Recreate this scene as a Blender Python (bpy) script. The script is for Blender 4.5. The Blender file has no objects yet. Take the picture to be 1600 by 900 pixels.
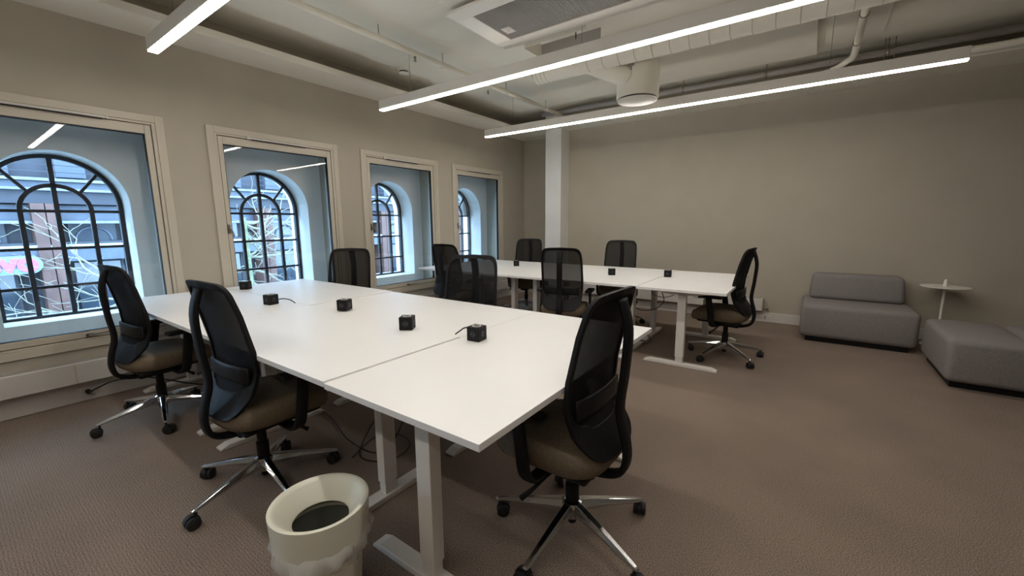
import bpy, bmesh, math, random
from mathutils import Vector, Matrix
random.seed(7)
S = bpy.context.scene
C = S.collection
PI = math.pi
sin, cos = math.sin, math.cos

# ------------------------------------------------------------------ camera
cd = bpy.data.cameras.new('camera'); cam = bpy.data.objects.new('camera', cd); C.objects.link(cam)
cd.sensor_width = 36; cd.lens = 644.26/1600*36; cd.clip_start = 0.02; cd.clip_end = 200
CAM = Vector((4.741, 0, 1.417))
ya, pe, ro = math.radians(35.646), math.radians(-8.9975), math.radians(-0.419)
fw = Vector((-sin(ya)*cos(pe), cos(ya)*cos(pe), sin(pe))); rt = Vector((cos(ya), sin(ya), 0)); up = rt.cross(fw)
rt2 = rt*cos(ro)+up*sin(ro); up2 = -rt*sin(ro)+up*cos(ro)
M = Matrix((rt2, up2, -fw)).transposed().to_4x4(); M.translation = CAM
cam.matrix_world = M
S.camera = cam

# ------------------------------------------------------------------ world, exposure
w = bpy.data.worlds.new('world'); S.world = w; w.use_nodes = True
bg = w.node_tree.nodes['Background']; bg.inputs[0].default_value = (0.45, 0.71, 1.0, 1); bg.inputs[1].default_value = 8.0
S.view_settings.view_transform = 'Standard'; S.view_settings.look = 'None'
S.view_settings.gamma = 1; S.view_settings.use_curve_mapping = False
S.view_settings.exposure = 1.12
LAMP = 15.0      # strength of the fluorescent strips

# ------------------------------------------------------------------ materials
def mat(name, col, rough=0.6, metal=0.0, var=0.0, scale=20, bump=0.0, bscale=200, emit=None, spec=0.5, coat=0):
    m = bpy.data.materials.new(name); m.use_nodes = True
    nt = m.node_tree; b = nt.nodes['Principled BSDF']
    b.inputs['Base Color'].default_value = (*col, 1); b.inputs['Roughness'].default_value = rough
    b.inputs['Metallic'].default_value = metal; b.inputs['Specular IOR Level'].default_value = spec
    tc = nt.nodes.new('ShaderNodeTexCoord')
    if var:
        n = nt.nodes.new('ShaderNodeTexNoise'); n.inputs['Scale'].default_value = scale; n.inputs['Detail'].default_value = 4
        r = nt.nodes.new('ShaderNodeValToRGB')
        r.color_ramp.elements[0].position = .3; r.color_ramp.elements[1].position = .7
        r.color_ramp.elements[0].color = (*[c*(1-var) for c in col], 1); r.color_ramp.elements[1].color = (*[min(1, c*(1+var)) for c in col], 1)
        nt.links.new(tc.outputs['Object'], n.inputs['Vector']); nt.links.new(n.outputs['Fac'], r.inputs[0]); nt.links.new(r.outputs[0], b.inputs['Base Color'])
    if bump:
        n = nt.nodes.new('ShaderNodeTexNoise'); n.inputs['Scale'].default_value = bscale; n.inputs['Detail'].default_value = 2
        bp = nt.nodes.new('ShaderNodeBump'); bp.inputs['Strength'].default_value = bump; bp.inputs['Distance'].default_value = .004
        nt.links.new(tc.outputs['Object'], n.inputs['Vector']); nt.links.new(n.outputs['Fac'], bp.inputs['Height']); nt.links.new(bp.outputs[0], b.inputs['Normal'])
    if emit:
        b.inputs['Emission Color'].default_value = (*emit[0], 1); b.inputs['Emission Strength'].default_value = emit[1]
    return m

def glass_mat(name, ior=1.5, tint=(1, 1, 1), rough=0.0):
    m = bpy.data.materials.new(name); m.use_nodes = True; nt = m.node_tree
    for n in list(nt.nodes): nt.nodes.remove(n)
    o = nt.nodes.new('ShaderNodeOutputMaterial'); mx = nt.nodes.new('ShaderNodeMixShader')
    t = nt.nodes.new('ShaderNodeBsdfTransparent'); t.inputs[0].default_value = (*tint, 1)
    g = nt.nodes.new('ShaderNodeBsdfGlossy'); g.inputs['Roughness'].default_value = rough
    f = nt.nodes.new('ShaderNodeFresnel'); f.inputs['IOR'].default_value = ior
    nt.links.new(f.outputs[0], mx.inputs[0]); nt.links.new(t.outputs[0], mx.inputs[1]); nt.links.new(g.outputs[0], mx.inputs[2]); nt.links.new(mx.outputs[0], o.inputs[0])
    return m

def mesh_fabric(name, col, thru):
    m = bpy.data.materials.new(name); m.use_nodes = True; nt = m.node_tree
    b = nt.nodes['Principled BSDF']; b.inputs['Base Color'].default_value = (*col, 1); b.inputs['Roughness'].default_value = .8
    b.inputs['Specular IOR Level'].default_value = .2
    o = nt.nodes['Material Output']; t = nt.nodes.new('ShaderNodeBsdfTransparent'); mx = nt.nodes.new('ShaderNodeMixShader')
    lw = nt.nodes.new('ShaderNodeLayerWeight'); lw.inputs[0].default_value = .5
    c1 = nt.nodes.new('ShaderNodeMath'); c1.operation = 'SUBTRACT'; c1.inputs[0].default_value = 1
    c3 = nt.nodes.new('ShaderNodeMath'); c3.operation = 'POWER'; c3.inputs[1].default_value = 2.5
    mt = nt.nodes.new('ShaderNodeMath'); mt.operation = 'MULTIPLY_ADD'; mt.inputs[1].default_value = -thru; mt.inputs[2].default_value = 1
    nt.links.new(lw.outputs['Facing'], c1.inputs[1]); nt.links.new(c1.outputs[0], c3.inputs[0]); nt.links.new(c3.outputs[0], mt.inputs[0]); nt.links.new(mt.outputs[0], mx.inputs[0])
    nt.links.new(t.outputs[0], mx.inputs[1]); nt.links.new(b.outputs[0], mx.inputs[2]); nt.links.new(mx.outputs[0], o.inputs[0])
    return m

def carpet_mat():
    m = bpy.data.materials.new('carpet'); m.use_nodes = True; nt = m.node_tree; L = nt.links
    b = nt.nodes['Principled BSDF']; b.inputs['Roughness'].default_value = .95; b.inputs['Specular IOR Level'].default_value = .1
    tc = nt.nodes.new('ShaderNodeTexCoord')
    n1 = nt.nodes.new('ShaderNodeTexNoise'); n1.inputs['Scale'].default_value = 240; n1.inputs['Detail'].default_value = 3
    n2 = nt.nodes.new('ShaderNodeTexNoise'); n2.inputs['Scale'].default_value = 1.4; n2.inputs['Detail'].default_value = 3
    wv = nt.nodes.new('ShaderNodeTexWave'); wv.wave_type = 'BANDS'; wv.bands_direction = 'Y'; wv.inputs['Scale'].default_value = 26; wv.inputs['Distortion'].default_value = 1.2; wv.inputs['Detail Scale'].default_value = 8
    for n in (n1, n2, wv): L.new(tc.outputs['Object'], n.inputs['Vector'])
    r = nt.nodes.new('ShaderNodeValToRGB'); e = r.color_ramp.elements
    e[0].position = .33; e[0].color = (.088, .068, .057, 1); e[1].position = .68; e[1].color = (.425, .328, .262, 1)
    a = nt.nodes.new('ShaderNodeMath'); a.operation = 'MULTIPLY_ADD'; a.inputs[1].default_value = .05; L.new(wv.outputs['Fac'], a.inputs[0]); L.new(n1.outputs['Fac'], a.inputs[2])
    a2 = nt.nodes.new('ShaderNodeMath'); a2.operation = 'MULTIPLY_ADD'; a2.inputs[1].default_value = .14; L.new(n2.outputs['Fac'], a2.inputs[0]); L.new(a.outputs[0], a2.inputs[2])
    a3 = nt.nodes.new('ShaderNodeMath'); a3.operation = 'SUBTRACT'; a3.inputs[1].default_value = .12; L.new(a2.outputs[0], a3.inputs[0])
    L.new(a3.outputs[0], r.inputs[0]); L.new(r.outputs[0], b.inputs['Base Color'])
    bp = nt.nodes.new('ShaderNodeBump'); bp.inputs['Strength'].default_value = .3; bp.inputs['Distance'].default_value = .004
    L.new(a3.outputs[0], bp.inputs['Height']); L.new(bp.outputs[0], b.inputs['Normal'])
    return m

WALL = mat('wall_paint', (.45, .405, .33), .75, var=.03, scale=3, bump=.15, bscale=180)
WALLW = mat('white_plaster', (.76, .75, .72), .7, var=.03, scale=3, bump=.1)
CEIL = mat('ceiling_paint', (.80, .765, .67), .8, var=.04, scale=1.5)
TRIM = mat('cream_trim', (.56, .505, .415), .45, var=.02, scale=5)
TRUNK = mat('trunking', (.62, .585, .545), .45, var=.02, scale=5)
CARPET = carpet_mat()
DESK = mat('desk_laminate', (.86, .85, .845), .33, var=.012, scale=4)
DESKE = mat('desk_frame_paint', (.74, .70, .65), .4)
BLACK = mat('black_plastic', (.010, .010, .011), .5, spec=.22)
BLACKF = mat('black_frame', (.008, .008, .009), .55, spec=.2)
MESHF = mesh_fabric('black_mesh', (.006, .006, .007), .13)
SEATF = mat('seat_fabric', (.16, .12, .077), .85, var=.15, scale=90, bump=.3, bscale=400)
CHROME = mat('polished_aluminium', (.62, .62, .63), .12, metal=1)
RUBBER = mat('caster_rubber', (.012, .012, .012), .55)
SOFA = mat('sofa_fabric', (.25, .228, .225), .95, var=.16, scale=160, bump=.35, bscale=300, spec=.1)
BIN = mat('bin_plastic', (.76, .74, .62), .4)
STEEL = mat('dark_steel', (.008, .010, .016), .5)
GLASS = glass_mat('window_glass', 1.45)
PANEG = glass_mat('pane_glass', 1.35, (.93, .97, 1.0))
LENS = mat('lamp_lens', (1, 1, 1), .5, emit=((1.0, .945, .855), LAMP))
LAMPB = mat('lamp_body', (.85, .81, .75), .4)
GRILLE = mat('grille_metal', (.33, .31, .29), .5, var=.15, scale=300)
CABLE = mat('cable_black', (.012, .012, .012), .5)
METAL = mat('handle_metal', (.30, .28, .25), .3, metal=1)
WHITEP = mat('white_enamel', (.80, .77, .70), .4)

# ------------------------------------------------------------------ helpers
def link(name, me, m, parent=None, loc=(0, 0, 0), smooth=None, bevel=0, seg=2):
    o = bpy.data.objects.new(name, me); C.objects.link(o); o.location = loc
    if m and not me.materials: me.materials.append(m)
    if parent: o.parent = parent
    if smooth is not None and smooth:
        for p in me.polygons: p.use_smooth = True
    if bevel:
        b = o.modifiers.new('b', 'BEVEL'); b.width = bevel; b.segments = seg; b.limit_method = 'ANGLE'; b.angle_limit = .6
    return o
def from_bm(name, bm, m, parent=None, loc=(0, 0, 0), smooth=False, bevel=0, seg=2):
    me = bpy.data.meshes.new(name); bmesh.ops.recalc_face_normals(bm, faces=bm.faces); bm.to_mesh(me); bm.free()
    return link(name, me, m, parent, loc, smooth, bevel, seg)
def abox(bm, x0, x1, y0, y1, z0, z1):
    v = [bm.verts.new(p) for p in ((x0,y0,z0),(x1,y0,z0),(x1,y1,z0),(x0,y1,z0),(x0,y0,z1),(x1,y0,z1),(x1,y1,z1),(x0,y1,z1))]
    for f in ((3,2,1,0),(4,5,6,7),(0,1,5,4),(1,2,6,5),(2,3,7,6),(3,0,4,7)): bm.faces.new([v[i] for i in f])
def box(name, x0, x1, y0, y1, z0, z1, m, parent=None, bevel=0, seg=2):
    bm = bmesh.new(); abox(bm, x0, x1, y0, y1, z0, z1)
    return from_bm(name, bm, m, parent, bevel=bevel, seg=seg)
def atube(bm, pts, r, n=10, caps=True, flat=None):
    """tube along pts; r number or list; flat=(ru,rv,side) elliptical section with side the wide direction"""
    pts = [Vector(p) for p in pts]; rings = []
    R = r if isinstance(r, (list, tuple)) else [r]*len(pts)
    prev = None
    for i, p in enumerate(pts):
        t = (pts[min(i+1, len(pts)-1)]-pts[max(i-1, 0)]).normalized()
        if flat: u = Vector(flat[2]); u = (u-t*u.dot(t)).normalized()
        else:
            if prev is None: u = t.orthogonal().normalized()
            else: u = (prev-t*prev.dot(t)).normalized()
        prev = u; v = t.cross(u)
        a, b_ = (flat[0]*R[i], flat[1]*R[i]) if flat else (R[i], R[i])
        if flat:
            ring = []
            for k in range(n):
                an = 2*PI*k/n; c_, s_ = cos(an), sin(an)
                q = lambda x: math.copysign(abs(x)**.5, x)
                ring.append(bm.verts.new(p+u*a*q(c_)+v*b_*q(s_)))
        else: ring = [bm.verts.new(p+u*a*cos(2*PI*k/n)+v*b_*sin(2*PI*k/n)) for k in range(n)]
        rings.append(ring)
    for i in range(len(rings)-1):
        for k in range(n): bm.faces.new((rings[i][k], rings[i][(k+1) % n], rings[i+1][(k+1) % n], rings[i+1][k]))
    if caps: bm.faces.new(rings[0][::-1]); bm.faces.new(rings[-1])
def tube(name, pts, r, m, parent=None, n=10, flat=None, bevel=0, smooth=True):
    bm = bmesh.new(); atube(bm, pts, r, n, True, flat); return from_bm(name, bm, m, parent, smooth=smooth, bevel=bevel)
def alathe(bm, prof, n=32, c=(0, 0, 0), closed=False):
    rings = [[bm.verts.new((c[0]+r*cos(2*PI*k/n), c[1]+r*sin(2*PI*k/n), c[2]+z)) for k in range(n)] for r, z in prof]
    for i in range(len(rings)-1 if not closed else len(rings)):
        a, b_ = rings[i], rings[(i+1) % len(rings)]
        for k in range(n): bm.faces.new((a[k], a[(k+1) % n], b_[(k+1) % n], b_[k]))
    if not closed: bm.faces.new(rings[0][::-1]); bm.faces.new(rings[-1])
def lathe(name, prof, m, parent=None, n=32, c=(0, 0, 0), closed=False, smooth=True):
    bm = bmesh.new(); alathe(bm, prof, n, c, closed); o = from_bm(name, bm, m, parent)
    if smooth:
        for p in o.data.polygons: p.use_smooth = True
        o.data.set_sharp_from_angle(angle=.7)
    return o
def spline(pts, n=8):
    P = [Vector(p) for p in pts]; out = []
    for i in range(len(P)-1):
        a, b_, c_, d = P[max(i-1, 0)], P[i], P[i+1], P[min(i+2, len(P)-1)]
        for k in range(n):
            t = k/n; out.append(.5*((2*b_)+(c_-a)*t+(2*a-5*b_+4*c_-d)*t*t+(-a+3*b_-3*c_+d)*t**3))
    return out+[P[-1]]
def tag(o, label, cat, group=None):
    o['label'] = label; o['category'] = cat
    if group: o['group'] = group
    return o
def thing(name, label, cat, loc=(0, 0, 0), rz=0, group=None):
    o = bpy.data.objects.new(name, None); C.objects.link(o); o.location = loc; o.rotation_euler = (0, 0, rz); o.empty_display_size = .1
    return tag(o, label, cat, group)
def struct(o): o['kind'] = 'structure'; return o
def sroot(name, loc=(0, 0, 0)):
    o = bpy.data.objects.new(name, None); C.objects.link(o); o.location = loc; o['kind'] = 'structure'; return o
def dup(root, loc, rz, label, group=None):
    def rec(o, par):
        c = o.copy(); C.objects.link(c)
        if par: c.parent = par
        for ch in list(o.children): rec(ch, c)
        return c
    kids = list(root.children)
    r = root.copy(); C.objects.link(r); r.location = loc; r.rotation_euler = (0, 0, rz); r['label'] = label
    if group: r['group'] = group
    for k in kids: rec(k, r)
    return r

# ------------------------------------------------------------------ room shell
XR, YF, YB, HC = 8.3, -3.6, 6.76, 3.30
PITCH, WC = 1.6677, 0.6477
CENT = [WC+PITCH*k for k in range(-2, 4)]
struct(box('floor', -.02, XR, YF, 7.1, -.1, 0, CARPET))
bm = bmesh.new(); abox(bm, -.36, XR, YF, 7.1, HC, HC+.12)
struct(from_bm('ceiling', bm, CEIL))
# left (window) wall with openings
bm = bmesh.new()
ZO0, ZO1, HW = .47, 2.32, .64
abox(bm, -.36, 0, YF, 7.1, 0, ZO0); abox(bm, -.36, 0, YF, 7.1, ZO1, HC)
ys = [YF]+[v for c in CENT for v in (c-HW, c+HW)]+[7.1]
for i in range(0, len(ys), 2): abox(bm, -.36, 0, ys[i], ys[i+1], ZO0, ZO1)
struct(from_bm('wall_left', bm, WALL))
bm = bmesh.new(); abox(bm, 1.1, XR+.1, YB, 7.2, 0, HC); abox(bm, -.1, 1.1, 7.05, 7.2, 0, HC)
struct(from_bm('wall_back', bm, WALL))
WALLD = mat('fill_cutting_wall_paint', (.30, .27, .22), .8)  # out-of-view walls, coloured darker to cut the fill light
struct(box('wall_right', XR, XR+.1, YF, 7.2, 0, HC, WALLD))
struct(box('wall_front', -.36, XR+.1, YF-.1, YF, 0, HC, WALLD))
struct(box('column', .853, 1.165, 6.46, 7.06, 0, HC, WALLW, bevel=.004))
# outer wall with arched openings
AR, ASP, ASILL = .432, 1.60, .625
bm = bmesh.new(); X0, X1 = -.36, -.80; N = 24
OFF = .023
def quad(*p): bm.faces.new([bm.verts.new(q) for q in p])
edges = [YF]+[(CENT[i]+CENT[i+1])/2+OFF for i in range(len(CENT)-1)]+[7.1]
for i, c in enumerate(CENT):
    c += OFF; L, R_ = edges[i], edges[i+1]
    arc = [(c-AR*cos(PI*k/N), ASP+AR*sin(PI*k/N)) for k in range(N+1)]
    for X in (X0, X1):
        quad((X, L, 0), (X, R_, 0), (X, R_, ASILL), (X, L, ASILL))
        quad((X, L, ASILL), (X, c-AR, ASILL), (X, c-AR, ASP), (X, L, ASP)); quad((X, c+AR, ASILL), (X, R_, ASILL), (X, R_, ASP), (X, c+AR, ASP))
        quad((X, L, ASP), (X, c-AR, ASP), (X, c-AR, HC), (X, L, HC)); quad((X, c+AR, ASP), (X, R_, ASP), (X, R_, HC), (X, c+AR, HC))
        for k in range(N): quad((X, *arc[k]), (X, *arc[k+1]), (X, arc[k+1][0], HC), (X, arc[k][0], HC))
    prof = [(c-AR, ASILL)]+arc+[(c+AR, ASILL)]
    for k in range(len(prof)-1): quad((X0, *prof[k]), (X1, *prof[k]), (X1, *prof[k+1]), (X0, *prof[k+1]))
    quad((X0, c-AR, ASILL), (X1, c-AR, ASILL), (X1, c+AR, ASILL), (X0, c+AR, ASILL))
bmesh.ops.remove_doubles(bm, verts=bm.verts, dist=1e-5)
struct(from_bm('wall_outer', bm, WALLW))

# inner casement windows
def window(idx, c):
    r = sroot('window_%d' % idx, (0, c, 0))
    for (y0, y1, z0, z1) in ((-.675, -.615, .43, 2.357), (.615, .675, .43, 2.357), (-.615, .615, 2.297, 2.357), (-.615, .615, .43, .49)):
        box('architrave', .0005, .018, y0, y1, z0, z1, TRIM, r, bevel=.003)
    bm = bmesh.new()
    for (y0, y1, z0, z1) in ((-.614, -.588, .491, 2.296), (.588, .614, .491, 2.296), (-.588, .588, 2.278, 2.296), (-.588, .588, .491, .508)):
        abox(bm, -.10, .012, y0, y1, z0, z1)
    from_bm('frame', bm, TRIM, r, bevel=.002)
    bm = bmesh.new()
    for (y0, y1, z0, z1) in ((-.582, -.542, .514, 2.272), (.538, .582, .514, 2.272), (-.542, .538, 2.198, 2.272), (-.542, .538, .514, .565)):
        abox(bm, -.075, .006, y0, y1, z0, z1)
    sh = from_bm('sash', bm, TRIM, r, bevel=.004)
    bm = bmesh.new()
    for X in (-.012, -.036):
        bm.faces.new([bm.verts.new((X, y, z)) for y, z in ((-.542, .565), (.538, .565), (.538, 2.198), (-.542, 2.198))])
    from_bm('glass', bm, GLASS, sh)
    bm = bmesh.new()
    for (y0, y1, z0, z1) in ((-.542, -.537, .565, 2.198), (.533, .538, .565, 2.198), (-.54, .535, 2.191, 2.198), (-.54, .535, .565, .571)):
        abox(bm, -.040, .0, y0, y1, z0, z1)
    from_bm('gasket', bm, BLACK, sh)
    bm = bmesh.new(); abox(bm, .012, .028, -.30, .30, 2.276, 2.294); abox(bm, .012, .034, -.33, -.30, 2.272, 2.300); abox(bm, .012, .034, .30, .315, 2.274, 2.298)
    from_bm('vent', bm, TRUNK, r, bevel=.002)
    box('vent_slot', .012, .0295, -.28, .28, 2.2685, 2.2755, BLACK, r)
    h = box('handle', .006, .020, -.585, -.562, 1.33, 1.42, METAL, sh, bevel=.003)
    bm = bmesh.new(); atube(bm, [(.012, -.572, 1.375), (.045, -.572, 1.375), (.05, -.565, 1.37), (.05, -.55, 1.30)], .007, 8)
    from_bm('handle', bm, METAL, sh, smooth=True)
    bm = bmesh.new(); abox(bm, .006, .016, -.02, .03, .525, .545); atube(bm, [(.012, .0, .535), (.04, .0, .535), (.043, .02, .537), (.043, .14, .545)], .006, 8)
    from_bm('stay_handle', bm, METAL, sh)
    return r
for i, c in enumerate(CENT[2:]): window(i+1, c)
window(5, CENT[1])

# arched steel windows
def arch_window(idx, c):
    r = sroot('window_%d' % idx, (-.65, c+OFF, 0))
    Ro, Ri, zs, zb, T = .432, .215, 1.55, .627, .016
    bm = bmesh.new()
    n = 32
    def band(ra, rb, z0, x0, x1, legs=None, half=False):
        pts = [(-cos(PI*k/n), sin(PI*k/n)) for k in range(n+1)]
        o_ = [(p[0]*ra, z0+p[1]*ra) for p in pts]; i_ = [(p[0]*rb, z0+p[1]*rb) for p in pts]
        if legs: o_ = [(-ra, legs)]+o_+[(ra, legs)]; i_ = [(-rb, legs)]+i_+[(rb, legs)]
        V = [[bm.verts.new((X, *q)) for q in L] for X in (x0, x1) for L in (o_, i_)]
        for k in range(len(o_)-1):
            for a, b_ in ((0, 1), (1, 3), (3, 2), (2, 0)): bm.faces.new((V[a][k], V[a][k+1], V[b_][k+1], V[b_][k]))
    band(Ro-.001, Ro-.034, zs+.045, -.02, .03, legs=zb)
    abox(bm, -.02, .03, -Ro+.03, Ro-.03, zb, zb+.02)
    from_bm('frame', bm, STEEL, r)
    # glazing bars
    for y, z1 in ((0, zs+.045+Ro-.03), (-Ri, zs), (Ri, zs)):
        box('glazing_bar', -.012, .022, y-T, y+T, zb+.02, z1, STEEL, r)
    for z in (.89, 1.222, 1.545):
        bm = bmesh.new(); abox(bm, -.010, .018, -Ro+.034, Ro-.034, z-.012, z+.012); from_bm('glazing_bar', bm, STEEL, r)
    bm = bmesh.new(); band(Ri+T, Ri-T, zs, -.012, .022); 
    from_bm('inner_arch_bar', bm, STEEL, r)
    for s in (-1, 1):
        bm = bmesh.new(); atube(bm, [(.005, s*Ri*.72, zs+Ri*.72), (.005, s*(Ro-.02)*.71, zs+.045+(Ro-.02)*.71)], .016, 4)
        from_bm('glazing_bar', bm, STEEL, r)
    # panes
    def pane(poly):
        bm = bmesh.new(); bm.faces.new([bm.verts.new((0, *q)) for q in poly]); from_bm('pane', bm, PANEG, r)
    cols = [-Ro+.03, -Ri, 0, Ri, Ro-.03]; rows = [zb+.02, .89, 1.222, 1.545]
    for i in range(4):
        for j in range(3):
            pane([(cols[i]+T*.9*(i > 0), rows[j]+.011), (cols[i+1]-T*.9*(i < 3), rows[j]+.011), (cols[i+1]-T*.9*(i < 3), rows[j+1]-.011), (cols[i]+T*.9*(i > 0), rows[j+1]-.011)])
    ri = Ri-T*.5; ro = Ro-.03; zo = zs+.045
    A = lambda r0, a, z0: (r0*cos(a), z0+r0*sin(a))
    for s in (1, -1):
        pane([(s*T, zs)]+[(s*A(ri, PI/2*k/8, zs)[0], A(ri, PI/2*k/8, zs)[1]) for k in range(8)]+[(s*T, zs+ri)])
        for a0, a1 in ((0.0, PI/4), (PI/4, PI/2)):
            inn = [A(Ri+T*.5, a0+(a1-a0)*k/8, zs) for k in range(9)]; out = [A(ro, a0+(a1-a0)*k/8, zo) for k in range(9)]
            if a0 == 0: out = [(ro, zs)]+out
            pane([(s*q[0], q[1]) for q in inn]+[(s*q[0], q[1]) for q in out[::-1]])
for i, c in enumerate(CENT[1:]): arch_window(6+i, c)

# ledges below the ceiling, baseboards, column
struct(box('trim_1', 0, .45, YF, 6.20, 3.0, 3.065, CEIL, bevel=.004))
struct(box('trim_2', 0, 6.9, 6.20, YB, 3.0, 3.065, CEIL, bevel=.004))
struct(box('trim_3', 0, .853, YB, 7.05, 3.0, 3.065, CEIL))
struct(box('baseboard_left', 0, .028, YF, 7.05, 0, .155, TRUNK, bevel=.004))
struct(box('baseboard_back', 1.165, XR, YB-.022, YB, 0, .132, TRUNK, bevel=.004))
# ceiling boards: dropped field with a recessed field at its right
bm = bmesh.new()
xs = [.62, 1.95, 3.30, 4.64]; 
struct(box('trim_4', .62, 4.64, -3.2, 5.95, 3.225, HC, CEIL, bevel=.002))
struct(box('trim_5', 4.70, 5.17, 4.2, 5.75, 3.262, HC, CEIL, bevel=.002))
# wall convectors
def convector(x0, x1, y0, y1, z0, z1, label, front):
    t = thing('convector_heater', label, 'heater', ((x0+x1)/2, (y0+y1)/2, z0))
    loc = Vector(t.location)
    def b(n, a0, a1, b0, b1, c0, c1, m, bev=.003):
        bm = bmesh.new(); abox(bm, a0-loc.x, a1-loc.x, b0-loc.y, b1-loc.y, c0-loc.z, c1-loc.z); return from_bm(n, bm, m, t, bevel=bev)
    b('casing', x0, x1, y0, y1, z0, z1, TRUNK, .006)
    if front == 'x':
        nj = 5
        for k in range(1, nj): 
            yy = y0+(y1-y0)*k/nj; b('joint_strip', x1, x1+.002, yy-.006, yy+.006, z0+.01, z1-.004, TRIM, 0)
        b('grille', x0+.02, x1-.02, y0+.02, y1-.02, z1, z1+.003, GRILLE, 0)
    else:
        b('grille', x0+.02, x1-.02, y0+.02, y1-.02, z1, z1+.003, GRILLE, 0)
        b('end_cap', x1, x1+.006, y0+.004, y1, z0+.004, z1-.004, TRIM, .002)
    return t
convector(.001, .125, -3.4, 6.4, .178, .345, 'long low cream heater casing running below the arched windows', 'x')
t = convector(1.5, 4.285, 6.645, 6.759, .165, .335, 'low cream heater casing on the back wall behind the far desks', 'y')
tube('pipe', [(2.8925-1.5+.004, .06-.057, .02), (1.44, .0, .02), (1.46, .02, .02), (1.46, .055, .02)], .009, METAL, t, 8)
# sockets in the skirting trunk
def socket(x, y, z, axis, label):
    t = thing('wall_socket', label, 'socket', (x, y, z))
    if axis == 'x':
        box('plate', 0, .006, -.075, .075, -.032, .032, TRUNK, t, bevel=.003)
        for s in (-.036, .036):
            h = lathe('socket_hole', [(.001, 0), (.02, 0), (.022, .003), (.001, .003)], BLACK if False else TRIM, t, 20, closed=False); h.rotation_euler = (0, PI/2, 0); h.location = (.005, s, 0)
    else:
        box('plate', -.075, .075, -.006, 0, -.032, .032, TRUNK, t, bevel=.003)
        for s in (-.013, .013):
            h = lathe('socket_hole', [(.001, 0), (.007, 0), (.007, .003), (.001, .003)], BLACK, t, 14); h.rotation_euler = (PI/2, 0, 0); h.location = (.0, -.005, s)
    return t
socket(.0285, .60, .078, 'x', 'double wall socket in the skirting with a black plug in it')
socket(4.33, YB-.0225, .066, 'y', 'small socket in the back wall skirting beside the heater end')

# ------------------------------------------------------------------ ceiling services
def strip_light(y, label, x0=.68, x1=5.66):
    t = thing('linear_light', label, 'lamp', (x0, y, 2.68), group='linear ceiling lights')
    L = x1-x0
    box('housing', 0, L, -.033, .033, .006, .10, LAMPB, t, bevel=.002)
    box('diffuser', .004, L-.004, -.029, .029, -.004, .0055, LENS, t)
    for x in (.5, L/2, L-.9):
        tube('hanger_wire', [(x, 0, .1), (x, 0, HC-.075-2.68 if x+x0 < 4.64 else HC-2.68)], .0022, METAL, t, 5)
    return t
strip_light(1.13, 'glowing linear lamp cut off by the top edge at the upper left')
strip_light(3.15, 'long glowing linear lamp in front of the ceiling cooling unit')
strip_light(5.02, 'long glowing linear lamp farthest back, passing under the round duct')
strip_light(-.86, 'unseen glowing linear lamp added behind the viewpoint for extra light')  # out of view, added behind the camera to light the room

# cooling cassette
t = thing('ceiling_cooling_unit', 'large white ceiling cooling unit with a grey perforated grille', 'air conditioner', (2.49, 2.345, 2.88))
L_, W_ = 2.3, .72
bm = bmesh.new()
for a in ((0, L_, 0, .125), (0, L_, W_-.125, W_), (0, .15, .125, W_-.125), (L_-.15, L_, .125, W_-.125)): abox(bm, a[0], a[1], a[2], a[3], 0, .022)
from_bm('front_frame', bm, WHITEP, t, bevel=.003)
box('grille', .15, L_-.15, .125, W_-.125, .008, .014, GRILLE, t)
bm = bmesh.new()
for k in range(150):
    x = .152+k*(L_-.31)/150; abox(bm, x, x+.0065, .127, W_-.127, .004, .009)
o = from_bm('grille_bars', bm, GRILLE, t); o['kind'] = 'stuff'
box('body', .06, L_-.06, .10, W_-.06, .022, .345, WALLW, t, bevel=.004)
box('side_duct', .02, .5, -.08, .06, .05, .16, WHITEP, t, bevel=.004)
g = box('sticker', .19, .27, .40, .50, .001, .0039, TRUNK, t)
bm = bmesh.new(); alathe(bm, [(.022, 0), (.032, 0), (.032, .002), (.022, .002)], 24, closed=True); o = from_bm('sticker_ring', bm, WHITEP, g, (.235, .45, -.002))
# hanging tray box beyond the unit
t = thing('service_tray', 'open pale metal tray hanging beyond the cooling unit', 'tray', (2.45, 3.42, 3.0))
box('tray_end', 0, .01, 0, .30, 0, .13, CEIL, t); box('tray_side', .01, .62, .29, .30, 0, .13, GRILLE, t); box('tray_side', .01, .62, 0, .01, .02, .12, CEIL, t)
tube('hanger_rod', [(.45, .15, .03), (.45, .15, .225)], .005, BLACK, t, 6)

# spiral duct with round diffuser drum
t = thing('spiral_duct', 'cream spiral ventilation duct running along the ceiling', 'duct', (2.05, 4.25, 3.10))
bm = bmesh.new(); Ld = 4.2
atube(bm, [(0, 0, 0), (Ld, 0, 0)], .125, 28); o = from_bm('pipe', bm, CEIL, t, smooth=True); o.data.set_sharp_from_angle(angle=.7)
for k in range(25):
    x = .02+k*.165
    if k < 4: x = .02+k*.05
    bm = bmesh.new(); alathe(bm, [(.125, -.004), (.1285, -.002), (.1285, .002), (.125, .004)], 24)
    o = from_bm('seam_ring', bm, TRIM, t, smooth=True); o.location = (x, 0, 0); o.rotation_euler = (0, PI/2+.06, 0)
bm = bmesh.new(); atube(bm, spline([(.55, .02, .02), (.80, .12, -.09), (1.0, .25, -.18)], 6), [.105]*13, 24); 
o = from_bm('elbow', bm, CEIL, t, smooth=True)
t = thing('air_diffuser_drum', 'round cream air diffuser drum hanging below the ceiling duct', 'air vent', (3.10, 4.64, 2.70))
lathe('drum', [(.212, .03), (.219, .032), (.219, .40), (.205, .405)], CEIL, t, 48)
lathe('diffuser_disc', [(.18, 0), (.205, .006), (.208, .016), (.10, .02)], WHITEP, t, 48)
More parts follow.
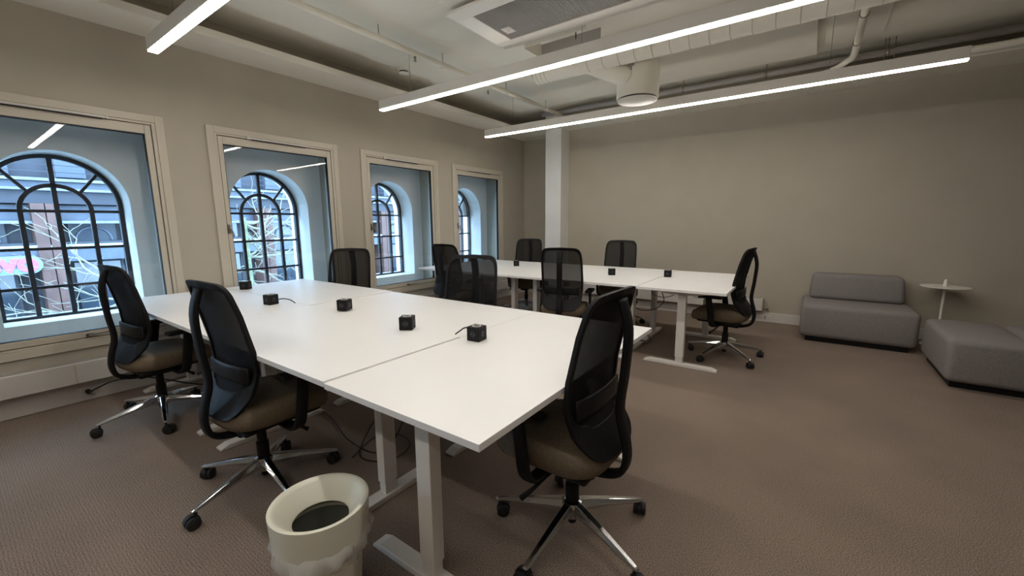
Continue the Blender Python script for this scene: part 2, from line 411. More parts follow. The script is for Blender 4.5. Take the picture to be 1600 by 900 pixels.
lathe('collar', [(.19, .015), (.20, .015), (.20, .032), (.19, .032)], BLACK, t, 40, closed=True)
bm = bmesh.new(); abox(bm, -.03, .03, -.225, -.219, .30, .33); abox(bm, -.01, .01, -.224, -.219, .26, .30)
from_bm('bracket', bm, GRILLE, t)
tube('hanger_rod', [(0, 0, .40), (0, 0, .52)], .008, METAL, t, 8)

# sprinkler pipe along Y, with heads
t = thing('sprinkler_pipe', 'thin cream sprinkler pipe running along the ceiling toward the back wall', 'pipe', (1.37, -3.0, 3.10))
tube('pipe', [(0, 0, 0), (0, 9.1, 0)], .030, CEIL, t, 12)
for y in (3.0, 4.6, 5.63, 6.45, 7.6, 8.6):
    tube('hanger', [(0, y, .03), (0, y, .12)], .004, METAL, t, 6)
    lathe('pipe_clip', [(.031, -.010), (.035, -.010), (.035, .010), (.031, .010)], CEIL, t, 14, closed=True).matrix_local = Matrix.Translation((0, y, 0)) @ Matrix.Rotation(PI/2, 4, 'X')
def head(x, y, z, label):
    t = thing('sprinkler', label, 'sprinkler', (x, y, z), group='sprinkler heads')
    lathe('body', [(.012, 0), (.012, -.02), (.006, -.025), (.006, -.04)], METAL, t, 12)
    lathe('deflector', [(.002, -.045), (.016, -.045), (.016, -.042), (.002, -.04)], METAL, t, 14)
    lathe('bulb', [(.004, -.04), (.004, -.045), (.003, -.045)], METAL, t, 8)
head(1.37, 3.06, 3.071, 'small sprinkler head under the ceiling pipe near the middle windows')
head(.95, 4.75, 3.225, 'small sprinkler head in the ceiling near the far window corner')
t = thing('smoke_detector', 'small round white smoke detector on the ceiling near the windows', 'smoke detector', (.66, 3.52, 3.225))
t.location = (.68, 3.50, 3.224)
lathe('base', [(.070, 0), (.070, -.020), (.060, -.026)], WHITEP, t, 32)
lathe('sensor_ring', [(.048, -.026), (.048, -.05), (.054, -.05), (.054, -.058), (.04, -.066)], WHITEP, t, 32)
lathe('slots', [(.049, -.032), (.0495, -.032), (.0495, -.044), (.049, -.044)], BLACK, t, 32, closed=True)
# pipes at the back
t = thing('ceiling_pipe', 'thick grey pipe running above the back ledge', 'pipe', (1.0, 6.12, 3.165))
tube('pipe', [(0, 0, 0), (5.9, 0, 0)], .035, GRILLE, t, 16)
for x in (1.3, 2.2, 3.15, 4.25): tube('pipe_clip', [(x-.012, 0, 0), (x+.012, 0, 0)], .041, METAL, t, 14)
for x in (1.3, 2.2, 3.15, 4.25): tube('hanger', [(x, 0, .03), (x, 0, .135)], .005, METAL, t, 6)
t = thing('cream_pipe', 'cream pipe crossing the right part of the ceiling, bending at the back ledge', 'pipe', (4.96, -1.5, 3.13))
tube('pipe', spline([(0, 5.93, .17), (0, 5.95, .05), (0, 6.02, 0), (0, 6.6, 0), (0, 7.35, -.005), (-.05, 7.5, -.02), (-.2, 7.62, -.06), (-.4, 7.66, -.065)], 5), .030, CEIL, t, 14)
for y in (6.3, 7.0): 
    tube('hanger', [(0, y, .02), (0, y, .168)], .005, METAL, t, 6); tube('pipe_clip', [(0, y-.012, 0), (0, y+.012, 0)], .035, METAL, t, 14)
t = thing('bent_pipe', 'cream pipe in front of the back ledge rising to the right', 'pipe', (4.9, 6.10, 3.04))
tube('pipe', spline([(0, 0, 0), (.8, 0, 0), (1.35, -.02, .0), (1.55, -.2, .03), (1.6, -.6, .06), (1.6, -2.5, .06)], 6), .034, CEIL, t, 14)
for x in (.32, .40): tube('hanger', [(x, 0, .03), (x, -.02, .255)], .004, METAL, t, 6)
t = thing('duct_box', 'boxy cream duct at the right end of the ceiling', 'duct', (6.55, 3.0, 3.06))
box('duct_wall', 0, 1.4, 0, 2.9, .0, .235, CEIL, t, bevel=.02)

# ------------------------------------------------------------------ desks
def make_desk(Lx, Ly, axis, h):
    """axis = direction of the long side; origin at centre on the floor"""
    t = thing('desk', '', 'desk')
    top = box('desktop', -Lx/2+.002, Lx/2-.002, -Ly/2+.002, Ly/2-.002, h-.025, h, DESK, t, bevel=.0015)
    long = Lx if axis == 'x' else Ly
    def P(a, b_, c_): return (a, b_, c_) if axis == 'x' else (b_, a, c_)
    def B(name, a0, a1, b0, b1, z0, z1, m=DESKE, bev=.003, par=t):
        p, q = P(a0, b0, z0), P(a1, b1, z1)
        return box(name, min(p[0], q[0]), max(p[0], q[0]), min(p[1], q[1]), max(p[1], q[1]), z0, z1, m, par, bevel=bev)
    for s in (-1, 1):
        a = s*(long/2-.17)
        lg = B('leg', a-.029, a+.029, -.039, .039, .09, h-.065)
        B('inner_post', a-.024, a+.024, -.034, .034, .03, .09, par=lg)
        # foot: tapered bar
        bm = bmesh.new(); hl = .345
        prof = [(-hl, 0), (-hl, .012), (-hl+.05, .03), (hl-.05, .03), (hl, .012), (hl, 0)]
        r0 = [bm.verts.new(P(a-.037, q[0], q[1])) for q in prof]; r1 = [bm.verts.new(P(a+.037, q[0], q[1])) for q in prof]
        bm.faces.new(r0); bm.faces.new(r1[::-1])
        for k in range(6): bm.faces.new((r0[k], r1[k], r1[(k+1) % 6], r0[(k+1) % 6]))
        from_bm('foot', bm, DESKE, t, bevel=.004)
        # bracket under the top
        bm = bmesh.new(); prof = [(-.30, h-.0252), (.30, h-.0252), (.30, h-.04), (.09, h-.075), (-.09, h-.075), (-.30, h-.04)]
        r0 = [bm.verts.new(P(a-.02, *q)) for q in prof]; r1 = [bm.verts.new(P(a+.02, *q)) for q in prof]
        bm.faces.new(r0); bm.faces.new(r1[::-1])
        for k in range(6): bm.faces.new((r0[k], r1[k], r1[(k+1) % 6], r0[(k+1) % 6]))
        from_bm('bracket', bm, DESKE, t)
    for s in (-1, 1): B('crossbar', -long/2+.19, long/2-.19, s*.05-.015, s*.05+.015, h-.065, h-.04)
    bx = B('control_box', -.12, .12, .09, .16, h-.06, h-.0255, BLACK)
    return t
XA, YA, HA = .047, .8286, .798
XB, YBk, HB = .216, 3.996, .790
LG = 1.5857
def place(t, x, y, label, group):
    t.location = (x, y, 0); t['label'] = label; t['group'] = group; return t
dA = make_desk(LG, .8, 'x', HA); G1 = 'desks of the near cluster'; G2 = 'desks of the far cluster'
place(dA, XA+LG*1.5, YA+.4, 'white middle desk of the near cluster, on the side with the waste bin', G1)
dup(dA, (XA+LG*.5, YA+.4, 0), 0, 'white desk of the near cluster beside the leftmost chair', G1)
dup(dA, (XA+LG*1.5, YA+1.2, 0), PI, 'white middle desk of the near cluster, on its far side before the wide chair', G1).scale = (1, 1, .9925)
dup(dA, (XA+LG*.5, YA+1.2, 0), PI, 'white desk of the near cluster, far side, reaching the second window', G1)
dE = make_desk(.809, 1.6, 'y', HA-.006)
place(dE, XA+LG*2+.4045, YA+.8, 'white end desk of the near cluster whose corner points at the camera', G1)
dB = make_desk(LG, .8, 'x', HB)
place(dB, XB+LG*1.5, YBk+.4, 'white desk of the far cluster, near side, behind the chair seen from behind', G2)
dup(dB, (XB+LG*.5, YBk+.4, 0), 0, 'white desk of the far cluster, near side, next to the windows', G2)
dup(dB, (XB+LG*1.5, YBk+1.2, 0), PI, 'white desk of the far cluster, far side, toward the back wall in the middle', G2)
dup(dB, (XB+LG*.5, YBk+1.2, 0), PI, 'white desk of the far cluster, far side, in front of the white column', G2)
dE2 = make_desk(.809, 1.6, 'y', HB-.004)
place(dE2, XB+LG*2+.4045, YBk+.8, 'white end desk of the far cluster with a chair at its right side', G2)

# power cubes
def make_cube(h):
    s = .078; t = thing('power_cube', '', 'power socket', group='black power cubes on the desks')
    body = box('body', -s/2, s/2, -s/2, s/2, 0, s, BLACK, t, bevel=.004)
    for i, (ax, sg) in enumerate((('x', 1), ('x', -1), ('y', 1), ('y', -1), ('z', 1))):
        Rm = {'x': Matrix.Rotation(sg*PI/2, 4, 'Y'), 'y': Matrix.Rotation(-sg*PI/2, 4, 'X'), 'z': Matrix.Identity(4)}[ax]
        off = {'x': (sg*s/2, 0, s/2), 'y': (0, sg*s/2, s/2), 'z': (0, 0, s)}[ax]
        o = lathe('socket_ring', [(.019, 0), (.019, .0015), (.024, .0015), (.024, 0)], BLACKF if not ax == 'z' else WHITEP, t, 24, closed=True); o.matrix_local = Matrix.Translation(off) @ Rm
        if ax == 'z': o['label'] = 'pale ring on the top socket'
        o = lathe('socket_well', [(.001, .0002), (.0188, .0002), (.0188, .0008), (.001, .0008)], CABLE, t, 20); o.matrix_local = Matrix.Translation(off) @ Rm
        for q in (-.0095, .0095):
            o2 = lathe('contact', [(.0005, 0), (.0022, 0), (.0022, .0012), (.0005, .0012)], METAL, o, 8); o2.location = (q, 0, 0)
    return t
c0 = make_cube(0); c0.location = (3.325, 1.645, HA-.006); c0.rotation_euler = (0, 0, math.radians(5)); c0['label'] = 'black power cube with a cable curling off its side, nearest the camera'
dup(c0, (2.845, 1.575, HA), math.radians(33), 'black power cube with a pale ring, left of the cube with the curling cable')
dup(c0, (2.03, 1.685, HA), math.radians(25), 'black power cube near the seam in the middle of the near cluster')
dup(c0, (1.345, 1.485, HA), math.radians(10), 'black power cube with a short cable lying in the desk gap')
dup(c0, (.335, 1.71, HA), math.radians(40), 'black power cube closest to the windows on the near cluster')
dup(c0, (1.28, 4.94, HB), math.radians(35), 'black power cube on the far cluster in front of the white column')
dup(c0, (2.85, 4.69, HB), math.radians(30), 'black power cube with bright spot in the middle of the far cluster')
dup(c0, (3.45, 4.89, HB-.004), math.radians(10), 'black power cube at the seam of the far end desk')
def cable(pts, label, r=.004, n=8):
    P0 = Vector(pts[0]); t = tube('cable', [p-P0 for p in spline(pts, n)], r, CABLE, None, 8); t.location = P0
    return tag(t, label, 'cable')
cable([(3.286, 1.66, HA+.045), (3.23, 1.66, HA+.045), (3.19, 1.655, HA+.02), (3.17, 1.64, HA+.002)], 'short black cable curling from the nearest power cube onto the desk')
cable([(1.385, 1.50, HA+.03), (1.43, 1.53, HA+.045), (1.47, 1.57, HA+.035), (1.49, 1.60, HA+.005)], 'short black cable from the power cube in the desk gap')
cable([(.036, .58, .078), (.10, .585, .085), (.16, .62, .12), (.24, .72, .17), (.33, .90, .16), (.45, 1.15, .05), (.7, 1.35, .012), (1.1, 1.5, .009)], 'black power cable from the wall socket under the left desk', .006)
pl = lathe('plug', [(.006, 0), (.018, .004), (.019, .03), (.01, .045)], CABLE, None, 18); pl.rotation_euler = (0, PI/2, 0); pl.location = (.0345, .58, .078); tag(pl, 'round black plug in the skirting socket', 'plug')
cable([(2.55, 1.60, .77), (2.56, 1.62, .5), (2.55, 1.6, .25), (2.50, 1.50, .08), (2.62, 1.35, .012), (2.80, 1.42, .012), (2.78, 1.60, .012), (2.62, 1.66, .012), (2.50, 1.55, .012), (2.62, 1.30, .03)], 'looped black cable hanging under the middle of the near cluster', .004)
cable([(2.66, 1.60, .74), (2.70, 1.64, .45), (2.74, 1.60, .2), (2.70, 1.45, .02), (2.4, 1.42, .012), (1.9, 1.55, .012), (1.1, 1.6, .012)], 'black cable trailing over the carpet below the near cluster', .004)
cable([(3.37, 4.86, .74), (3.30, 4.82, .60), (3.42, 4.85, .55), (3.55, 4.87, .60), (3.48, 4.86, .70)], 'black cable loop under the seam of the far end desk', .004)
cable([(3.40, 4.80, .66), (3.45, 4.78, .52), (3.36, 4.74, .42), (3.2, 4.72, .40), (3.0, 4.8, .45)], 'black cable sagging below the far end desk seam', .005)
cable([(3.95, 5.0, .74), (3.93, 5.0, .60), (3.80, 4.98, .56), (3.72, 5.0, .57), (3.85, 5.02, .62), (3.97, 5.02, .75)], 'thin black cable loop under the far end desk near the right chair', .003)
cable([(2.9, 4.75, .74), (2.93, 4.8, .5), (3.1, 4.9, .2), (3.3, 4.85, .02), (3.2, 4.6, .012), (2.9, 4.5, .012), (2.6, 4.6, .012)], 'black cable dropping to the floor under the far cluster', .005)

# ------------------------------------------------------------------ office chairs
def make_chair():
    t = thing('office_chair', '', 'chair')
    # seat cushion: stacked superellipses
    bm = bmesh.new(); n = 40; rings = []
    for z, k in ((.415, .86), (.425, .95), (.455, 1.0), (.49, .995), (.512, .95), (.522, .85), (.526, .55), (.527, .2)):
        ring = []
        for i in range(n):
            a = 2*PI*i/n; q = lambda v, e=.55: math.copysign(abs(v)**e, v)
            x = .245*k*q(cos(a)); y = .055+.265*k*q(sin(a))
            zz = z-.035*max(0, (y-.12)/.2)**2-.0*x + (.012*(abs(x)/.245)**2 if z > .5 else 0)
            ring.append(bm.verts.new((x, y, zz)))
        rings.append(ring)
    for j in range(len(rings)-1):
        for i in range(n): bm.faces.new((rings[j][i], rings[j][(i+1) % n], rings[j+1][(i+1) % n], rings[j+1][i]))
    bm.faces.new(rings[0][::-1]); bm.faces.new(rings[-1])
    from_bm('seat', bm, SEATF, t, smooth=True)
    box('seat_shell', -.19, .19, -.16, .24, .388, .416, BLACK, t, bevel=.012)
    box('tilt_mechanism', -.06, .06, -.13, .13, .335, .388, BLACK, t, bevel=.012)
    prof = [(.47, -.222), (.52, -.196), (.60, -.138), (.70, -.108), (.82, -.118), (.95, -.145), (1.09, -.18), (1.16, -.20)]
    def py(z):
        for (a, b_), (c_, d) in zip(prof, prof[1:]):
            if z <= c_: u = (z-a)/(c_-a); u = u*u*(3-2*u)*.3+u*.7; return b_+(d-b_)*u
        return prof[-1][1]
    zc, hh, hw = .815, .33, .228
    def pt(a, k, off=0):
        e = .22 if sin(a) > 0 else .40
        cx, sz = math.copysign(abs(cos(a))**e, cos(a)), math.copysign(abs(sin(a))**(.27 if sin(a) > 0 else .50), sin(a))
        z = zc+hh*k*sz; wdt = hw*(1-.05*max(0, (z-zc)/hh)**2)
        x = wdt*k*cx
        z += .012*(1-(x/hw)**2)*max(0, sz)
        return Vector((x, py(z)+.025*(x/hw)**2+off, z))
    N_ = 56
    # mesh panel
    bm = bmesh.new(); ks = (.02, .2, .4, .6, .8, .93); rings = []
    for k in ks: rings.append([bm.verts.new(pt(2*PI*i/N_, k)) for i in range(N_)])
    for j in range(len(ks)-1):
        for i in range(N_): bm.faces.new((rings[j][i], rings[j][(i+1) % N_], rings[j+1][(i+1) % N_], rings[j+1][i]))
    bm.faces.new(rings[0]); from_bm('mesh_back', bm, MESHF, t, smooth=True)
    # frame: closed band around the outline, thicker at the bottom
    bm = bmesh.new(); sec = []
    for i in range(N_):
        a = 2*PI*i/N_; ki = .905 if sin(a) > -.2 else .905-.24*min(1, (-sin(a)-.2)/.6)
        o1, i1 = pt(a, 1, .008), pt(a, ki, .010); o0, i0 = pt(a, 1, -.012), pt(a, ki, -.010)
        sec.append([bm.verts.new(v) for v in (o1, i1, i0, o0)])
    for i in range(N_):
        for k in range(4): bm.faces.new((sec[i][k], sec[(i+1) % N_][k], sec[(i+1) % N_][(k+1) % 4], sec[i][(k+1) % 4]))
    from_bm('back_frame', bm, BLACKF, t, smooth=False, bevel=.003)
    # lumbar pad behind the mesh
    bm = bmesh.new()
    atube(bm, [(x, py(.69)+.025*(x/hw)**2-.022, .69) for x in (-.19, -.13, -.06, 0, .06, .13, .19)], 1, 10, True, (.045, .008, (0, 0, 1)))
    from_bm('lumbar_support', bm, BLACK, t, smooth=True)
    # spine and J curve
    P_ = spline([(0, -.205, 1.12), (0, -.236, 1.0), (0, -.228, .82), (0, -.213, .66), (0, -.242, .54), (0, -.250, .455), (0, -.225, .388), (0, -.15, .356), (0, -.06, .352)], 5)
    bm = bmesh.new(); atube(bm, P_, 1, 12, True, (.030, .014, (1, 0, 0))); from_bm('spine', bm, BLACKF, t, smooth=True)
    for s in (-1, 1):
        ar = thing('armrest', '', ''); del ar['label']; del ar['category']; ar.parent = t
        bm = bmesh.new(); atube(bm, spline([(s*.10, .06, .372), (s*.22, .06, .365), (s*.272, .068, .40), (s*.276, .085, .50), (s*.272, .11, .655)], 5), 1, 10, True, (.030, .013, (0, 1, 0)))
        from_bm('post', bm, BLACK, ar, smooth=True)
        box('arm_pad', s*.272-.04, s*.272+.04, -.02, .21, .655, .682, BLACK, ar, bevel=.011)
    tube('tilt_lever', [(.05, .09, .36), (.16, .10, .358), (.22, .10, .35), (.25, .12, .335)], [.006, .006, .008, .012], BLACK, t, 8)
    tube('height_lever', [(-.05, .02, .36), (-.17, .03, .356), (-.25, .05, .33), (-.29, .08, .30)], [.006, .006, .009, .013], BLACK, t, 8)
    lathe('gas_column', [(.018, .055), (.020, .06), (.020, .105), (.031, .106), (.031, .25), (.024, .252), (.024, .336)], BLACK, t, 20)
    sb = lathe('star_base', [(.024, .088), (.042, .092), (.048, .125), (.046, .165), (.033, .172), (.033, .16)], CHROME, t, 28)
    for k in range(5):
        a = 2*PI*k/5; R = Matrix.Rotation(a, 3, 'Z')
        bm = bmesh.new(); sec = []
        for d, z1, hh_, ww in ((.035, .166, .062, .030), (.08, .158, .050, .027), (.18, .137, .036, .023), (.30, .108, .024, .018), (.365, .092, .017, .014), (.376, .086, .008, .010)):
            sec.append([bm.verts.new(R @ Vector((d, y, z))) for y, z in ((-ww*.55, z1), (ww*.55, z1), (ww, z1-hh_*.55), (ww*.7, z1-hh_), (-ww*.7, z1-hh_), (-ww, z1-hh_*.55))])
        for j in range(len(sec)-1):
            for i in range(6): bm.faces.new((sec[j][i], sec[j+1][i], sec[j+1][(i+1) % 6], sec[j][(i+1) % 6]))
        bm.faces.new(sec[0]); bm.faces.new(sec[-1][::-1])
        from_bm('spoke', bm, CHROME, sb, bevel=.0025)
        cp = R @ Vector((.358, 0, 0)); th = a+.9+k*1.3; u = Vector((cos(th), sin(th), 0)); v = Vector((-sin(th), cos(th), 0))
        hub = cp+u*.018
        bm = bmesh.new(); atube(bm, [cp+Vector((0, 0, .05)), cp+Vector((0, 0, .088))], .007, 8)
        atube(bm, [hub-v*.008+Vector((0, 0, .034)), hub+v*.008+Vector((0, 0, .034))], .033, 18)
        cs = from_bm('caster', bm, RUBBER, t)
        for s in (-1, 1):
            bm = bmesh.new(); atube(bm, [hub+v*s*.009+Vector((0, 0, .030)), hub+v*s*.012+Vector((0, 0, .030)), hub+v*s*.026+Vector((0, 0, .030)), hub+v*s*.029+Vector((0, 0, .030))], [.027, .030, .030, .024], 20)
            o = from_bm('wheel', bm, RUBBER, cs, smooth=True); o.data.set_sharp_from_angle(angle=.6)
    return t
ch0 = make_chair()
D = math.radians
def seat_at(first, x, y, deg, star, label, group):
    if first: ch0.location = (x, y, 0); ch0.rotation_euler = (0, 0, D(deg)); ch0['label'] = label; ch0['group'] = group; o = ch0
    else: o = dup(ch0, (x, y, 0), D(deg), label, group)
    # turn star base and casters about the column by (star - deg)
    Rz = Matrix.Rotation(D(star-deg), 4, 'Z')
    for c in o.children:
        if c.name.split('.')[0] in ('star_base', 'caster'): c.matrix_local = Rz @ c.matrix_basis
    return o
GN, GF = 'office chairs around the near desks', 'office chairs around the far desks'
chairs = [
 (3.96, 1.55, 88, -20+72, 'black mesh office chair nearest the camera, at the right end of the near desks', GN),
 (2.405, .905, 3, -5, 'black mesh office chair behind the white waste bin, second from the left', GN),
 (.90, .85, 6, -13, 'leftmost black mesh office chair, in front of the first arched window', GN),
 (.79, 2.49, 180+35, 10, 'black mesh office chair beyond the near desks, between the second and third windows', GN),
 (2.54, 2.43, 180+20, 30, 'wide black mesh chair beyond the near desks, just before the far cluster', GN),
 (.92, 3.985, 2, 40, 'black mesh office chair by the third arched window, at the far desks near side', GF),
 (2.58, 4.0, 16, 5, 'black mesh office chair seen from behind, see-through back, before the far desks', GF),
 (1.03, 5.58, 180+15, 20, 'black mesh office chair left of the white column behind the far desks', GF),
 (2.56, 5.655, 180+10, 0, 'black mesh office chair alone against the back wall behind the far desks', GF),
 (4.11, 4.72, 84, 28.7, 'black mesh office chair in side view at the right end of the far desks', GF)]
for i, a in enumerate(chairs[1:]): seat_at(False, *a)
seat_at(True, *chairs[0])

# ------------------------------------------------------------------ waste bin
t = thing('waste_bin', 'cream round waste bin with funnel lid and plastic liner, in front of the near desks', 'bin', (3.365, .700, 0))
lathe('body', [(.118, 0), (.122, .004), (.142, .31), (.139, .31), (.119, .008), (.001, .008), (.001, 0)], BIN, t, 48, closed=True)
lathe('lid', [(.157, .285), (.163, .287), (.170, .412), (.170, .417), (.164, .419), (.153, .415), (.102, .352), (.099, .345), (.096, .347), (.100, .357), (.148, .409), (.157, .40), (.155, .30)], BIN, t, 64, closed=True)
LINER = bpy.data.materials.new('liner_film'); LINER.use_nodes = True; nt = LINER.node_tree
b = nt.nodes['Principled BSDF']; b.inputs['Base Color'].default_value = (.88, .87, .84, 1); b.inputs['Roughness'].default_value = .18
tr = nt.nodes.new('ShaderNodeBsdfTransparent'); mx = nt.nodes.new('ShaderNodeMixShader'); mx.inputs[0].default_value = .5
nt.links.new(tr.outputs[0], mx.inputs[1]); nt.links.new(b.outputs[0], mx.inputs[2]); nt.links.new(mx.outputs[0], nt.nodes['Material Output'].inputs[0])
bm = bmesh.new(); n = 96; rings = []
rr = random.Random(3); ph = [rr.uniform(0, 6.28) for _ in range(8)]
for j in range(9):
    v = j/8; ring = []
    for i in range(n):
        a = 2*PI*i/n
        fold = .008*sin(9*a+ph[0]+v*4)+.006*sin(17*a+ph[1]-v*6)+.004*sin(31*a+ph[2]+v*9)
        r_ = .158+.020*sin(PI*min(1, v*1.1))*(1+.3*sin(3*a+ph[3]))+fold*(.3+v)-.022*v*v
        z = .32-.12*v-.022*v*(sin(2*a+ph[4])+.5*sin(5*a+ph[5]))
        ring.append(bm.verts.new((r_*cos(a), r_*sin(a), z)))
    rings.append(ring)
for j in range(8):
    for i in range(n): bm.faces.new((rings[j][i], rings[j][(i+1) % n], rings[j+1][(i+1) % n], rings[j+1][i]))
from_bm('liner', bm, LINER, t, smooth=True)
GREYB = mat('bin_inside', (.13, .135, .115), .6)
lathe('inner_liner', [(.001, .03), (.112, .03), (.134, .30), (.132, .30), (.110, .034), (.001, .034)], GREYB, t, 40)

# ------------------------------------------------------------------ lounge seats and side table
def soft_block(name, x0, x1, y0, y1, z0, z1, m, parent, r=.06, taper=0, seg=5):
    bm = bmesh.new(); abox(bm, x0, x1, y0, y1, z0, z1)
    if taper:
        for v in bm.verts:
            if v.co.z > (z0+z1)/2: v.co.x += taper*(1 if v.co.x < (x0+x1)/2 else -1); v.co.y += (taper*1.2 if v.co.y < (y0+y1)/2 else 0)
    bmesh.ops.bevel(bm, geom=list(bm.edges), offset=r, segments=seg, profile=.5, affect='EDGES')
    return from_bm(name, bm, m, parent, smooth=True)
t = thing('lounge_sofa', 'grey fabric lounge seat with a backrest cushion against the back wall', 'sofa', (5.24, 6.31, 0))
soft_block('seat', -.505, .535, -.41, .425, .055, .44, SOFA, t, .055)
soft_block('backrest', -.44, .475, .13, .415, .437, .755, SOFA, t, .055, taper=.025)
box('plinth', -.44, .47, -.36, .38, 0, .06, BLACK, t)
t = thing('lounge_ottoman', 'grey fabric lounge block without backrest, nearest on the right', 'sofa', (6.045, 5.36, 0))
soft_block('seat', -.27, .245, -.51, .47, .055, .43, SOFA, t, .055)
box('plinth', -.22, .22, -.44, .41, 0, .06, BLACK, t)
t = thing('lounge_ottoman', 'grey fabric lounge block cut off by the right edge, behind a seam', 'sofa', (6.80, 5.36, 0))
soft_block('seat', -.495, .5, -.51, .47, .055, .435, SOFA, t, .055)
box('plinth', -.44, .44, -.44, .41, 0, .06, BLACK, t)
t = thing('side_table', 'small round cream side table with a post through its top, between the lounge seats', 'table', (6.02, 6.50, 0))
lathe('tabletop', [(.02, .672), (.195, .672), (.205, .676), (.205, .680), (.19, .683), (.02, .683)], WHITEP, t, 48)
lathe('stem', [(.015, .012), (.012, .03), (.012, .66), (.013, .672)], WHITEP, t, 20)
lathe('handle', [(.022, .683), (.018, .71), (.014, .745), (.010, .758), (.004, .762)], WHITEP, t, 20)
lathe('base', [(.14, 0), (.14, .008), (.03, .014), (.016, .014)], WHITEP, t, 40)

# ------------------------------------------------------------------ outside
SNOW = mat('pale_ground', (.22, .26, .27), .8, var=.3, scale=1.5)
FD = mat('facade_dark', (.018, .020, .030), .6, var=.2, scale=2)
FB = mat('facade_blue', (.052, .064, .09), .5, var=.15, scale=3)
FL = mat('facade_ledge', (.13, .145, .17), .6, var=.25, scale=4)
RED = mat('red_column', (.075, .036, .029), .7, var=.3, scale=3)
FG = mat('facade_glass', (.03, .04, .055), .12, spec=.8)
FW = mat('lit_window', (.5, .6, .6), .3, emit=((.55, .85, .95), .55))
CYAN = mat('cyan_strip', (.35, .55, .55), .4, emit=((.4, .9, .9), .35))
PINK = mat('sign_pink', (.42, .07, .18), .5, emit=((.9, .2, .4), .08))
BOARD = mat('sign_board', (.13, .22, .23), .5)
BARK = mat('pale_bark', (.15, .145, .11), .8, var=.3, scale=30)
DARKBARK = mat('moss_bark', (.12, .14, .08), .9, var=.35, scale=20)
struct(box('ground', -40, -.8, -14, 50, -1.45, -1.35, SNOW))
fx = -11.0
t = thing('opposite_building', 'dark building across the street with reddish columns and bands of windows', 'building', (fx, 8.0, -1.35))
def fb(name, x0, x1, y0, y1, z0, z1, m, par=None):
    bm = bmesh.new(); abox(bm, x0-fx, x1-fx, y0-8, y1-8, z0+1.35, z1+1.35); return from_bm(name, bm, m, par or t)
Y0, Y1 = -6, 34
fb('wall', fx-6, fx-.6, Y0, Y1, -1.35, 7.5, FD)
fb('fascia', fx-.6, fx, Y0, Y1, 1.98, 2.30, FD)
fb('ledge', fx-.6, fx+.15, Y0, Y1, 2.30, 2.36, FL); fb('ledge', fx-.6, fx+.05, Y0, Y1, 2.36, 2.52, FB); fb('ledge', fx-.6, fx+.2, Y0, Y1, 2.53, 2.60, FL)
fb('fascia', fx-.6, fx-.02, Y0, Y1, .50, .86, FB)
fb('light_strip', fx-.6, fx+.03, Y0, Y1, .865, .935, CYAN)
fb('ledge', fx-.6, fx-.1, Y0, Y1, .935, 1.0, FD)
fb('window_band', fx-.6, fx-.3, Y0, Y1, 1.55, 1.95, FB); fb('ledge', fx-.6, fx-.05, Y0, Y1, 1.48, 1.55, FL)
k = 0
cols = [-3.4, 1.75, 6.95, 12.1, 17.2, 22.3, 27.4]
for y in cols:
    fb('column', fx-.55, fx+.06, y-.24, y-.01, -1.35, 1.98, RED); fb('column', fx-.55, fx+.06, y+.01, y+.22, -1.35, 1.98, RED)
for j, y in enumerate(cols[:-1]):
    for q in range(4):
        ya_ = y+.42+q*1.04
        w_ = fb('window', fx-.6, fx-.5, ya_, ya_+.94, 1.0, 1.48, FG)
        fb('pane', fx-.5, fx-.45, ya_+.05, ya_+.89, 1.6, 1.92, FW if (q+j) % 3 == 0 else FB)
        bm = bmesh.new()  # arched reflections in the window glass, modelled as raised tubes
        pts = [(ya_+.47+.36*cos(PI*a/10), 1.02+.36*sin(PI*a/10)) for a in range(11)]
        atube(bm, [(-.49, p[0]-8, p[1]+1.35) for p in pts], .035, 6)
        from_bm('arch_reflection', bm, FB, w_)
        s_ = fb('shop_window', fx-.6, fx-.5, ya_, ya_+.94, -1.0, .42, FG)
        fb('shop_mullion', fx-.5, fx-.45, ya_+.94, ya_+1.0, -1.35, .45, FD)
    for q in range(5):
        ya_ = y+.3+q*.95; fb('upper_window', fx-.6, fx-.35, ya_, ya_+.6, 2.68, 3.6, FW if q % 2 else FB)
for q in range(40): fb('baluster', fx+.10, fx+.13, Y0+q, Y0+q+.03, 2.60, 3.10, FD)
for z in (2.75, 2.92, 3.08): fb('rail', fx+.10, fx+.13, Y0, Y1, z, z+.02, FD)
# shop sign
t = thing('shop_sign', 'pale rounded shop sign with pink lettering on the building across the street', 'sign', (fx+.07, .29, .48))
bm = bmesh.new(); hw_, r_ = 1.25, .22; n = 16
pr = [(hw_-r_+r_*sin(PI*k/n), r_*cos(PI*k/n)) for k in range(n+1)]+[(-hw_+r_-r_*sin(PI*k/n), -r_*cos(PI*k/n)) for k in range(n+1)]
a = [bm.verts.new((0, *p)) for p in pr]; b_ = [bm.verts.new((.10, *p)) for p in pr]
bm.faces.new(a); bm.faces.new(b_[::-1])
for k in range(len(pr)): bm.faces.new((a[k], b_[k], b_[(k+1) % len(pr)], a[(k+1) % len(pr)]))
from_bm('board', bm, BOARD, t)
tx = bpy.data.curves.new('lettering', 'FONT'); tx.body = 'evo'; tx.size = .62; tx.extrude = .02; tx.offset = .03; tx.align_x = 'RIGHT'; tx.align_y = 'CENTER'
tmp = bpy.data.objects.new('lettering', tx); C.objects.link(tmp); bpy.context.view_layer.update()
to = bpy.data.objects.new('lettering', bpy.data.meshes.new_from_object(tmp.evaluated_get(bpy.context.evaluated_depsgraph_get()))); C.objects.link(to); bpy.data.objects.remove(tmp); to.name = 'lettering'; to.parent = t; to.data.materials.clear(); to.data.materials.append(PINK)
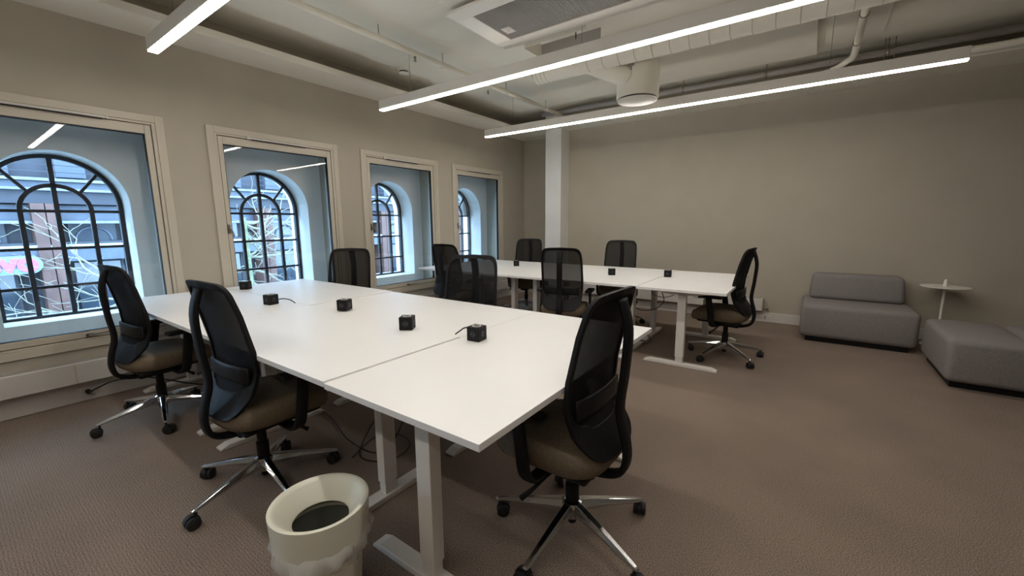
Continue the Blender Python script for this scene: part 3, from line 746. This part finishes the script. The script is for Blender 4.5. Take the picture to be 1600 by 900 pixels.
to.matrix_local = Matrix.Translation((.125, 1.17, .04)) @ Matrix(((0, 0, 1, 0), (1, 0, 0, 0), (0, 1, 0, 0), (0, 0, 0, 1)))
# low wall and street furniture in front of the shops
t = thing('snowy_planter', 'long pale planter wall across the street below the windows', 'planter', (-8.6, 7, -1.35))
box('planter_wall', -.3, .3, -12, 26, 0, .85, SNOW, t, bevel=.03)
rr = random.Random(5)
for q in range(30):
    y = -11+q*1.2; box('planter_plank', .3, .33, y, y+1.1, .05, .78, FB, t)
def tree(name, loc, seed, label, trunk_h, n1, mtr, mbr, lean=(0, 0), r0=.10, size=1.0, dirs=None, up_=(0, .9)):
    rg = random.Random(seed)
    t = thing(name, label, 'tree', loc, group='bare trees outside the windows')
    bmT = bmesh.new(); top = Vector((lean[0], lean[1], trunk_h))
    tp = spline([(0, 0, 0), (lean[0]*.3, lean[1]*.2, trunk_h*.4), tuple(top*.75), tuple(top)], 4)
    atube(bmT, tp, [r0*(1-.45*i/(len(tp)-1)) for i in range(len(tp))], 10)
    from_bm('trunk', bmT, mtr, t, smooth=True)
    def grow(bm, p, d, ln, r, lvl):
        pts = [p]; rad = [r]; q = p.copy(); dd = d.copy(); ns = 5
        for i in range(ns):
            dd = (dd+Vector((rg.gauss(0, .16), rg.gauss(0, .2), rg.gauss(.05, .16)))).normalized(); q = q+dd*ln/ns; pts.append(q.copy()); rad.append(max(.004, r*(1-.7*(i+1)/ns)))
            if lvl < 2 and i >= 1:
                for _ in range(1 if rg.random() < .75 else 0):
                    nd = (dd+Vector((rg.gauss(0, .35), rg.gauss(0, .8), rg.gauss(.15, .6)))).normalized(); grow(bm, q.copy(), nd, ln*rg.uniform(.45, .7), r*.5, lvl+1)
        atube(bm, pts, rad, 5 if lvl > 1 else 7)
    for i in range(n1):
        bm = bmesh.new(); h = rg.uniform(.45, 1); st = Vector(tp[int(h*(len(tp)-1))])
        a = rg.choice((-1, 1)); d = Vector((rg.uniform(-.5, .5), a*rg.uniform(.4, 1.2), rg.uniform(*up_))).normalized()
        if dirs and i < len(dirs): d = Vector(dirs[i]).normalized()
        grow(bm, st, d, size*rg.uniform(1.0, 1.5), r0*.36, 0)
        from_bm('branch', bm, mbr, t, smooth=True)
    return t
tree('bare_tree', (-3.9, 3.45, -1.35), 11, 'bare tree with mossy trunk behind the second arched window', 2.9, 12, DARKBARK, BARK, (.1, -.05), .075, .8, None, (-.4, .25))
tree('bare_tree', (-4.3, 1.95, -1.35), 4, 'pale bare tree right of centre behind the first arched window', 1.9, 8, BARK, BARK, (.1, -.2), .06, .85, None, (-.25, .35))
tree('bare_tree', (-6.0, .9, -1.35), 21, 'bare tree behind the left part of the first arched window', 1.2, 6, BARK, BARK, (.1, .1), .04, .9, None, (-.2, .3))
